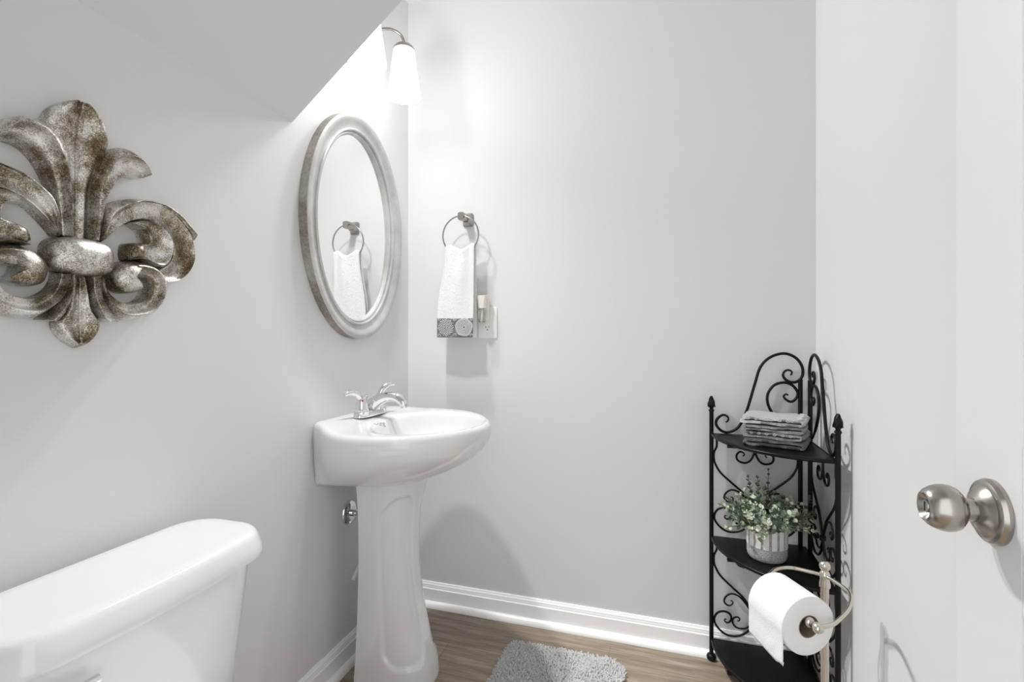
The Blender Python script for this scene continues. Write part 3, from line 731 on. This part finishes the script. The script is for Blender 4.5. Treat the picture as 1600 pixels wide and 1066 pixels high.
# ------------------------------------------------------------------ black wrought iron corner shelf
CXs, CYs, WS = 1.428, -.032, .266       # inner corner, panel width
LX0 = CXs-WS                            # outer post of the back panel
RXp, RY0p = 1.448, -.064                # right panel plane and its inner post
shf = thing('corner_shelf', 'black wrought iron corner shelf with three quarter round tiers and scrolled sides', 'shelf', (CXs, CYs, 0))
def PB(u, z): return (LX0+u, CYs, z)                # back panel: u from the outer post towards the corner
def PR(u, z): return (RXp, RY0p-WS+u, z)            # right panel, same drawing
heart=[(0.016,0.408),(0.0165,0.3753),(0.0085,0.3547),(0.0076,0.332),(0.013,0.3133),(0.029,0.2863),(0.0657,0.253),(0.0971,0.2256),(0.1166,0.1965),(0.1287,0.1665),(0.1311,0.1604)]
upcurl=[(0.1283,0.163),(0.1225,0.1779),(0.1069,0.2042),(0.0854,0.2265),(0.0618,0.2318),(0.044,0.2184),(0.0404,0.2001),(0.0544,0.1911),(0.066,0.1994),(0.0654,0.2079),(0.0589,0.2079)]
bigcurl=[(0.1312,0.1629),(0.129,0.1437),(0.1132,0.1168),(0.0884,0.0975),(0.0598,0.0911),(0.036,0.098),(0.0146,0.1191),(0.0088,0.1405),(0.0187,0.1613),(0.0376,0.1697),(0.055,0.1656),(0.0618,0.1517),(0.0575,0.1387),(0.0474,0.1329),(0.0403,0.1399),(0.0424,0.1449),(0.0469,0.1437)]
smallcurl=[(0.1263,0.1485),(0.1117,0.1285),(0.0934,0.1209),(0.0749,0.1238),(0.0651,0.1386),(0.0701,0.1531),(0.0814,0.1572),(0.0881,0.1507),(0.0826,0.1444),(0.0801,0.1467)]
pair=[(0.1328,0.745),(0.1328,0.7183),(0.1302,0.7023),(0.1201,0.681),(0.1037,0.6711),(0.0833,0.6765),(0.0774,0.692),(0.0862,0.7061),(0.0979,0.7047),(0.1014,0.697),(0.0965,0.6934)]
arch=[(0.0449,0.8025),(0.0523,0.8094),(0.0509,0.8212),(0.036,0.8269),(0.018,0.8124),(0.015,0.7929),(0.03,0.7743),(0.0509,0.7691),(0.0745,0.7801),(0.0906,0.8002),(0.1096,0.8473),(0.1327,0.9322),(0.1499,0.9896),(0.1784,1.0215),(0.2178,1.0346),(0.2511,1.0226),(0.2703,0.9951),(0.2725,0.9674),(0.2634,0.9501),(0.2483,0.942),(0.2289,0.9461),(0.2164,0.9613),(0.2206,0.977),(0.2345,0.9813),(0.2428,0.9728),(0.2372,0.9649)]
inner=[(0.2311,0.8995),(0.2247,0.9039),(0.2178,0.8943),(0.2317,0.8808),(0.2455,0.8814),(0.2579,0.8989),(0.2566,0.9143),(0.2428,0.9325),(0.2206,0.9405),(0.1925,0.9325),(0.1741,0.9084),(0.1699,0.8799),(0.1798,0.8489),(0.2038,0.8125),(0.24,0.7745)]
WR = .0036
TIERS = (.075, .420, .766)
def taper_end(n, r_, k=10): return [r_*(1 if i < n-k else 1-.45*(i-n+k)/k) for i in range(n)]
for P in (PB, PR):
    out_x = 0
    g = G(); g.tube([P(0, .018), P(0, .845)], .0068, 14); g.done('post', M['black'], shf)
    g = G(); g.lathe([(.009, 0), (.009, .004), (.006, .007), (.006, .011), (.0085, .014), (.0115, .022), (.0105, .030), (.0065, .040), (.0025, .049), (0, .052)], P(0, .838), (0, 0, 1), 20)
    b0 = Vector(P(0, .852))
    for q in range(5):
        g.tube([b0+Vector(((.0112-.009*t**2)*math.cos(q*1.2566+t*2.2), (.0112-.009*t**2)*math.sin(q*1.2566+t*2.2), .036*t)) for t in [k/10 for k in range(11)]], .0018, 6)
    g.done('finial', M['black'], shf)
    G().lathe([(0, .0), (.008, .0), (.0145, .005), (.0160, .011), (.0135, .018), (.007, .022)], P(0, 0), (0, 0, 1), 24).done('foot', M['black'], shf)
    G().tube([P(WS, .018), P(WS, .952)], .0068, 14).done('post', M['black'], shf)
    G().lathe([(0, .0), (.008, .0), (.0135, .005), (.0145, .011), (.0125, .018), (.007, .022)], P(WS, 0), (0, 0, 1), 24).done('foot', M['black'], shf)
    for z in TIERS: G().tube([P(0, z-.006), P(WS, z-.006)], .0045, 10).done('side_rail', M['black'], shf)
    for nm, d in (('crown_arch', arch), ('crown_scroll', inner)):
        pts = spline([P(u, z) for u, z in d], 110 if d is arch else 70); n = len(pts)
        G().tube(pts, [(.0046 if d is arch else .0044)*(.6+.4*min(1, (n-1-i)/12, i/10+.0)) for i in range(n)], 10).done(nm, M['black'], shf)
    for dz in (0, .346):
        for mir_ in (False, True):
            fx = (lambda u: WS-u) if mir_ else (lambda u: u)
            g = G()
            for d in (heart, bigcurl): 
                pts = spline([P(fx(u), z+dz) for u, z in d], 60); g.tube(pts, taper_end(60, WR), 8)
            for d in (upcurl, smallcurl):
                pts = spline([P(fx(u), z+dz) for u, z in d], 44); g.tube(pts, taper_end(44, WR*.85), 8)
            pts = spline([P(fx(u), z-.346+dz) for u, z in pair], 50); g.tube(pts, taper_end(50, WR*.95), 8)
            g.done('side_scroll', M['black'], shf)
        g = G(); g.tube([P(WS/2, .158+dz), P(WS/2, .170+dz)], .0085, 12); g.done('scroll_collar', M['black'], shf)
# tiers: quarter round trays with a rolled front edge
for z in TIERS:
    A0 = Vector((LX0+.004, CYs-.006, z)); A1 = Vector((RXp-.006, RY0p-WS+.004, z)); cc = Vector((RXp-.006, CYs-.006, z))
    arc = [cc+Vector((-(cc.x-A0.x)*math.cos(t), (A1.y-cc.y)*math.sin(t), 0)) for t in [PI/2*k/40 for k in range(41)]]
    poly = arc+[cc]
    g = G(); g.loft([[p+Vector((0, 0, -.010)) for p in poly], [p+Vector((0, 0, -.001)) for p in poly]])
    tr = g.done('shelf_tier', M['shelf'], shf, smooth=False)
    G().tube([p+Vector((0, 0, -.005)) for p in arc], .0058, 12).done('rolled_edge', M['shelf'], tr)
    g = G(); q = arc[14]; g.box(q.x-.012, q.x+.012, q.y-.004, q.y+.010, z-.015, z-.009); g.done('edge_clip', M['black'], tr, smooth=False)

# ------------------------------------------------------------------ folded washcloths on the top tier
def washcloth(name, label, z0, z1, layers, m, cx, cy, rot, lx, ly, seed, band=False, skew=0.0):
    """a cloth folded in a flat S; the folds show on the front"""
    t = thing(name, label, 'washcloth', (cx, cy, z0), 'folded washcloths on the corner shelf')
    rnd = random.Random(seed); ca, sa = math.cos(rot), math.sin(rot)
    th = (z1-z0)/layers; r_ = th/2; path = []
    for k in range(layers):
        zc = r_+k*th; xs = [-lx/2+r_+(lx-2*r_)*i/24 for i in range(25)]
        inset = rnd.uniform(0, .008)
        if k % 2: xs = xs[::-1]
        if k % 2: xs = [max(x, -lx/2+r_+(inset if k == layers-1 else 0)) for x in xs]
        path += [Vector((x, zc)) for x in xs]
        if k < layers-1:
            e = xs[-1]; sgn = 1 if k % 2 == 0 else -1
            path += [Vector((e+sgn*r_*math.sin(a), zc+r_*(1-math.cos(a)))) for a in [PI*i/6 for i in range(1, 6)]]
    hw = th*.29; n = len(path); NYY = 22; vs = []; fs = []
    L, R_ = [], []
    for i in range(n):
        tn = (path[min(i+1, n-1)]-path[max(i-1, 0)]).normalized(); nn = Vector((-tn.y, tn.x)); L.append(path[i]+nn*hw); R_.append(path[i]-nn*hw)
    sec = L+R_[::-1]; ns = len(sec)
    for j in range(NYY+1):
        v = -ly/2+ly*j/NYY; rw = .94+.06*math.sqrt(max(1-(2*j/NYY-1)**2, 0))
        for q, p in enumerate(sec):
            wob = noise.noise(Vector((p.x*22+seed*3.1, v*22, p.y*60)))
            px_ = p.x*rw+skew*v+.003*noise.noise(Vector((v*40, p.y*90, seed))); pz = max(p.y+.0034*wob+.0010*noise.noise(Vector((p.x*260, v*260, seed))), .0004)
            pz = min(pz, (z1-z0)-.0002)
            vv = v+(.004*noise.noise(Vector((p.x*35, seed, p.y*140))))
            vs.append((cx+px_*ca-vv*sa, cy+px_*sa+vv*ca, z0+pz))
    for j in range(NYY):
        for q in range(ns): a = j*ns+q; b_ = j*ns+(q+1) % ns; fs.append((a, b_, b_+ns, a+ns))
    half = n
    for base_ in (0, NYY*ns):
        for i in range(n-1): fs.append((base_+i, base_+i+1, base_+ns-2-i, base_+ns-1-i))
    build('folded_cloth', vs, fs, m, t, angle=75)
    if band:       # pale embroidered border along the fold, front right
        g = G()
        for q in range(9):
            u = lx/2-.012+.004*math.sin(q*2.1); v = -ly/2+.012+q*.0135
            c_ = Vector((cx+(u*.97+skew*v)*ca-v*sa, cy+(u*.97+skew*v)*sa+v*ca, z1+.0008))
            for r2 in (.0022, .0052): g.tube([c_+Vector((r2*math.cos(a), r2*math.sin(a), 0)) for a in [2*PI*k/16 for k in range(16)]], .0012, 6, closed=True)
        for q in range(6):
            u = -lx/2+.03+q*.022; v = -ly/2-.0005
            c_ = Vector((cx+(u*.95+skew*v)*ca-v*sa, cy+(u*.95+skew*v)*sa+v*ca, z0+(z1-z0)*.72))
            g.tube([c_+Vector((.004*math.cos(a)*ca, .004*math.cos(a)*sa, .0026*math.sin(a))) for a in [2*PI*k/14 for k in range(14)]], .0011, 6, closed=True)
        g.done('embroidered_border', M['rosette'], t)
    return t
WX, WY, WROT = 1.332, -.152, math.radians(-19)
SH = .7655
washcloth('washcloth', 'dark grey folded washcloth at the bottom of the stack, lying on the shelf', SH, SH+.023, 2, M['dark_terry'], WX, WY, WROT, .174, .142, 1)
washcloth('washcloth', 'grey folded washcloth with pale border, second from the bottom of the stack', SH+.023, SH+.044, 2, M['grey_terry'], WX+.001, WY+.002, WROT-.03, .168, .140, 2, True)
washcloth('washcloth', 'warm grey folded washcloth, second from the top of the stack', SH+.044, SH+.065, 2, M['mid_terry'], WX-.002, WY+.001, WROT+.05, .170, .140, 5)
washcloth('washcloth', 'lightest grey folded washcloth on top of the stack on the corner shelf', SH+.065, SH+.088, 2, M['light_terry'], WX-.005, WY, WROT+.02, .180, .144, 8, True)

# ------------------------------------------------------------------ potted plant on the middle tier
POX, POY, POZ = 1.309, -.158, .4205
pl = thing('potted_plant', 'frosted green eucalyptus plant in a white fluted pot on the middle tier', 'plant', (POX, POY, POZ))
NS = 96; rings = []
def pot_r(z): return .047+.009*smooth01(z/.03)-.0
for z, f_ in [(.0, .88), (.003, .93), (.008, .97), (.016, 1.0), (.03, 1.0), (.040, 1.0), (.0405, 1), (.06, 1), (.085, 1.0), (.097, 1.0), (.100, .97), (.098, .90), (.085, .88)]:
    row = []
    for k in range(NS):
        a = 2*PI*k/NS; fl = 0
        if .0402 < z < .099: fl = -.0022*(1 if (k % 6) == 0 else 0)+.0012
        r_ = (.056*f_ if z > .016 else .056*f_)+fl
        row.append((POX+r_*math.cos(a), POY+r_*math.sin(a), POZ+z))
    rings.append(row)
def potmat(p):
    c = p.center; k = math.hypot(c.x, c.y)
    return 1 if c.z > .0402 and not (math.degrees(math.atan2(c.y, c.x)) % 22.5 < 3.7 or math.degrees(math.atan2(c.y, c.x)) % 22.5 > 18.8) else 0
G().loft(rings, True, False).done('plant_pot', None, pl, angle=30, mats=[M['pot'], M['flute']], fmat=potmat)
G().lathe([(.049, .086), (.03, .092), (0, .094)], (POX, POY, POZ), (0, 0, 1), 24).done('moss', M['soil'], pl)
rnd = random.Random(11)
def leaf(g, base, d, up, size):
    """round cupped leaf"""
    d = d.normalized(); s = d.cross(up)
    s = s.normalized() if s.length > 1e-4 else d.orthogonal(); nrm = s.cross(d)
    vs = [base]
    prof = [(.18, .22), (.45, .46), (.75, .47), (.95, .26)]
    for x, y in prof:
        vs.append(base+d*size*x+s*size*y+nrm*size*.18*x); vs.append(base+d*size*x+nrm*size*.06*x); vs.append(base+d*size*x-s*size*y+nrm*size*.18*x)
    vs.append(base+d*size*1.06+nrm*size*.12)
    fs = [(0, 1, 2), (0, 2, 3)]
    for k in range(3):
        a = 1+3*k; fs += [(a, a+3, a+4, a+1), (a+1, a+4, a+5, a+2)]
    fs += [(10, 13, 11), (11, 13, 12)]
    g.add(vs, fs)
def sprig(gs, gl, root, dir_, length, nl, size0, droop, narrow=False):
    p = Vector(root); d = Vector(dir_).normalized(); pts = [p.copy()]; side0 = rnd.random()*PI
    for i in range(nl):
        d = (d+Vector((rnd.uniform(-.1, .1), rnd.uniform(-.1, .1), droop))).normalized(); p = p+d*length/nl
        if p.z < POZ+.088: p.z = POZ+.088
        p.x = min(p.x, 1.418); p.y = min(p.y, -.062)
        pts.append(p.copy()); f_ = (i+1)/nl
        if f_ < .22: continue
        u = d.orthogonal().normalized(); v = d.cross(u); a = side0+i*PI/2
        sz = size0*(1.15-.65*f_)*rnd.uniform(.85, 1.15)
        for q in (0, PI):
            o_ = (u*math.cos(a+q)+v*math.sin(a+q)); leaf(gl, p, o_+d*(.55 if not narrow else .9), d, sz*(1.25 if narrow else 1))
    leaf(gl, p, d, d.orthogonal(), size0*.55)
    gs.tube(pts, .0011, 5)
gs, gl = G(), G()
cnt = 92
for i in range(cnt):
    a = 2.39996*i; e = .06+.80*((i*7) % cnt)/cnt
    d = Vector((math.cos(a)*math.cos(e*PI/2), math.sin(a)*math.cos(e*PI/2), math.sin(e*PI/2)+.05))
    ln = rnd.uniform(.070, .125)*(1.0-.30*e)
    root = Vector((POX+.028*math.cos(a), POY+.028*math.sin(a), POZ+.094))
    sprig(gs, gl, root, d, ln, rnd.randint(7, 10), rnd.uniform(.017, .024), rnd.uniform(-.06, .03))
gl.done('foliage', M['leaf'], pl, angle=80)
gs.done('stems', M['stem'], pl)
gs, gl = G(), G()
for d, ln in (((.06, .0, 1), .165), ((-.16, .05, 1), .155), ((.62, -.05, .55), .15), ((.5, -.3, .3), .13), ((-.42, .0, .9), .145)):
    sprig(gs, gl, (POX+d[0]*.04, POY+d[1]*.04, POZ+.094), d, ln, 12, .014, .01, True)
gl.done('tall_leaves', M['leaf_green'], pl, angle=80); gs.done('tall_stems', M['stem'], pl)

# ------------------------------------------------------------------ toilet paper stand and roll
TPX, TPY, TPZ = 1.367, -.520, .528
tps = thing('toilet_paper_stand', 'satin nickel free standing toilet paper holder in front of the corner shelf', 'toilet paper holder', (TPX, TPY, 0))
G().lathe([(.0, 0), (.080, 0), (.082, .006), (.078, .012), (.03, .018), (.014, .024), (.010, .034)], (TPX, TPY, 0), (0, 0, 1), 40).done('stand_base', M['satin'], tps)
G().lathe([(.0085, .03), (.0085, .512), (.0115, .514), (.0118, .522), (.010, .530), (.0105, .538), (.0115, .542), (.0095, .548), (.005, .553)], (TPX, TPY, 0), (0, 0, 1), 24).done('pole', M['satin'], tps, angle=25)
G().ball((TPX, TPY, .562), .0118, 24).done('finial_ball', M['satin'], tps)
AD = Vector((-.46, .888, 0)).normalized()
RF = Vector((1.283, -.736, TPZ)); RB = RF+AD*.104
az = .540
fr_ = RF-AD*.017+Vector((0, 0, .010)); bk_ = RB+AD*.012+Vector((0, 0, .010))
arm = spline([tuple(bk_), tuple(bk_+Vector((-.004, .022, .001))), (1.236, -.575, az+.001), (1.262, -.528, az+.002), (1.296, -.503, az+.001), (1.334, -.507, az), (TPX, -.524, az), (1.385, -.556, az), (1.394, -.585, az), (1.391, -.614, az), (1.374, -.658, az-.001), (1.349, -.700, az-.001), (1.321, -.735, az-.002), tuple(fr_)], 110)
G().tube(arm, .0042, 12).done('holder_arm', M['satin'], tps)
g = G(); g.tube([fr_-AD*.002, fr_+AD*.012, bk_], .0065, 14)
g.lathe([(.0, -.014), (.005, -.0135), (.0085, -.010), (.0098, -.004), (.009, .002), (.0062, .006), (.0062, .010), (.009, .012), (.0102, .016), (.0102, .022), (.009, .026), (.006, .028)], fr_, tuple(AD), 24)
g.done('roll_axle', M['satin'], tps, angle=40)
roll = thing('toilet_paper_roll', 'white toilet paper roll with a loose end hanging on the nickel holder', 'toilet paper', tuple((RF+RB)/2))
ROUT, RIN = .0565, .0205
UX = Vector((AD.y, -AD.x, 0)); UZ = Vector((0, 0, 1))
def circ(c, r_, n=96): return [c+(UX*math.cos(2*PI*k/n)+UZ*math.sin(2*PI*k/n))*r_ for k in range(n)]
G().loft([circ(RF+AD*.001, RIN+.0012), circ(RF, RIN+.003), circ(RF, ROUT-.003), circ(RF+AD*.002, ROUT), circ(RB-AD*.002, ROUT), circ(RB, ROUT-.003), circ(RB, RIN+.003), circ(RB-AD*.001, RIN+.0012), circ(RF+AD*.001, RIN+.0012)], False, False).done('paper', M['paper'], roll, angle=45)
G().loft([circ(RF+AD*.0005, RIN), circ(RF+AD*.0005, RIN+.0014), circ(RB-AD*.0005, RIN+.0014), circ(RB-AD*.0005, RIN), circ(RF+AD*.0005, RIN)], False, False).done('cardboard_core', M['card'], roll, angle=45)
# loose sheet: leaves the roll on its left side and hangs down
rows = []; n = 24
for k in range(31):
    if k < 15:
        a = PI*(.06+.94*k/14); r_ = ROUT+.0004; cu_, cz_ = r_*math.cos(a), r_*math.sin(a); dd = 0
    else:
        t = (k-14)/16; cu_ = -ROUT-.0006+.0035*t*t+.0012*math.sin(t*5); cz_ = -.064*t; dd = t
    row = []
    for i in range(n+1):
        s = i/n; zz = cz_
        if k == 30: zz += -.012*(1-s)+.013*max(0, 1-s/.18)
        elif k > 14: zz += (-.012*(1-s))*dd*dd
        row.append(RF+AD*(.001+.102*s)+UX*(cu_+.0012*noise.noise(Vector((s*6, k*.3, 2)))*dd)+UZ*zz)
    rows.append(row)
g = G(); g.loft(rows, False, False, closed=False)
o = g.done('loose_sheet', M['paper'], roll, angle=180); sm = o.modifiers.new('thickness', 'SOLIDIFY'); sm.thickness = .0008; sm.offset = 1
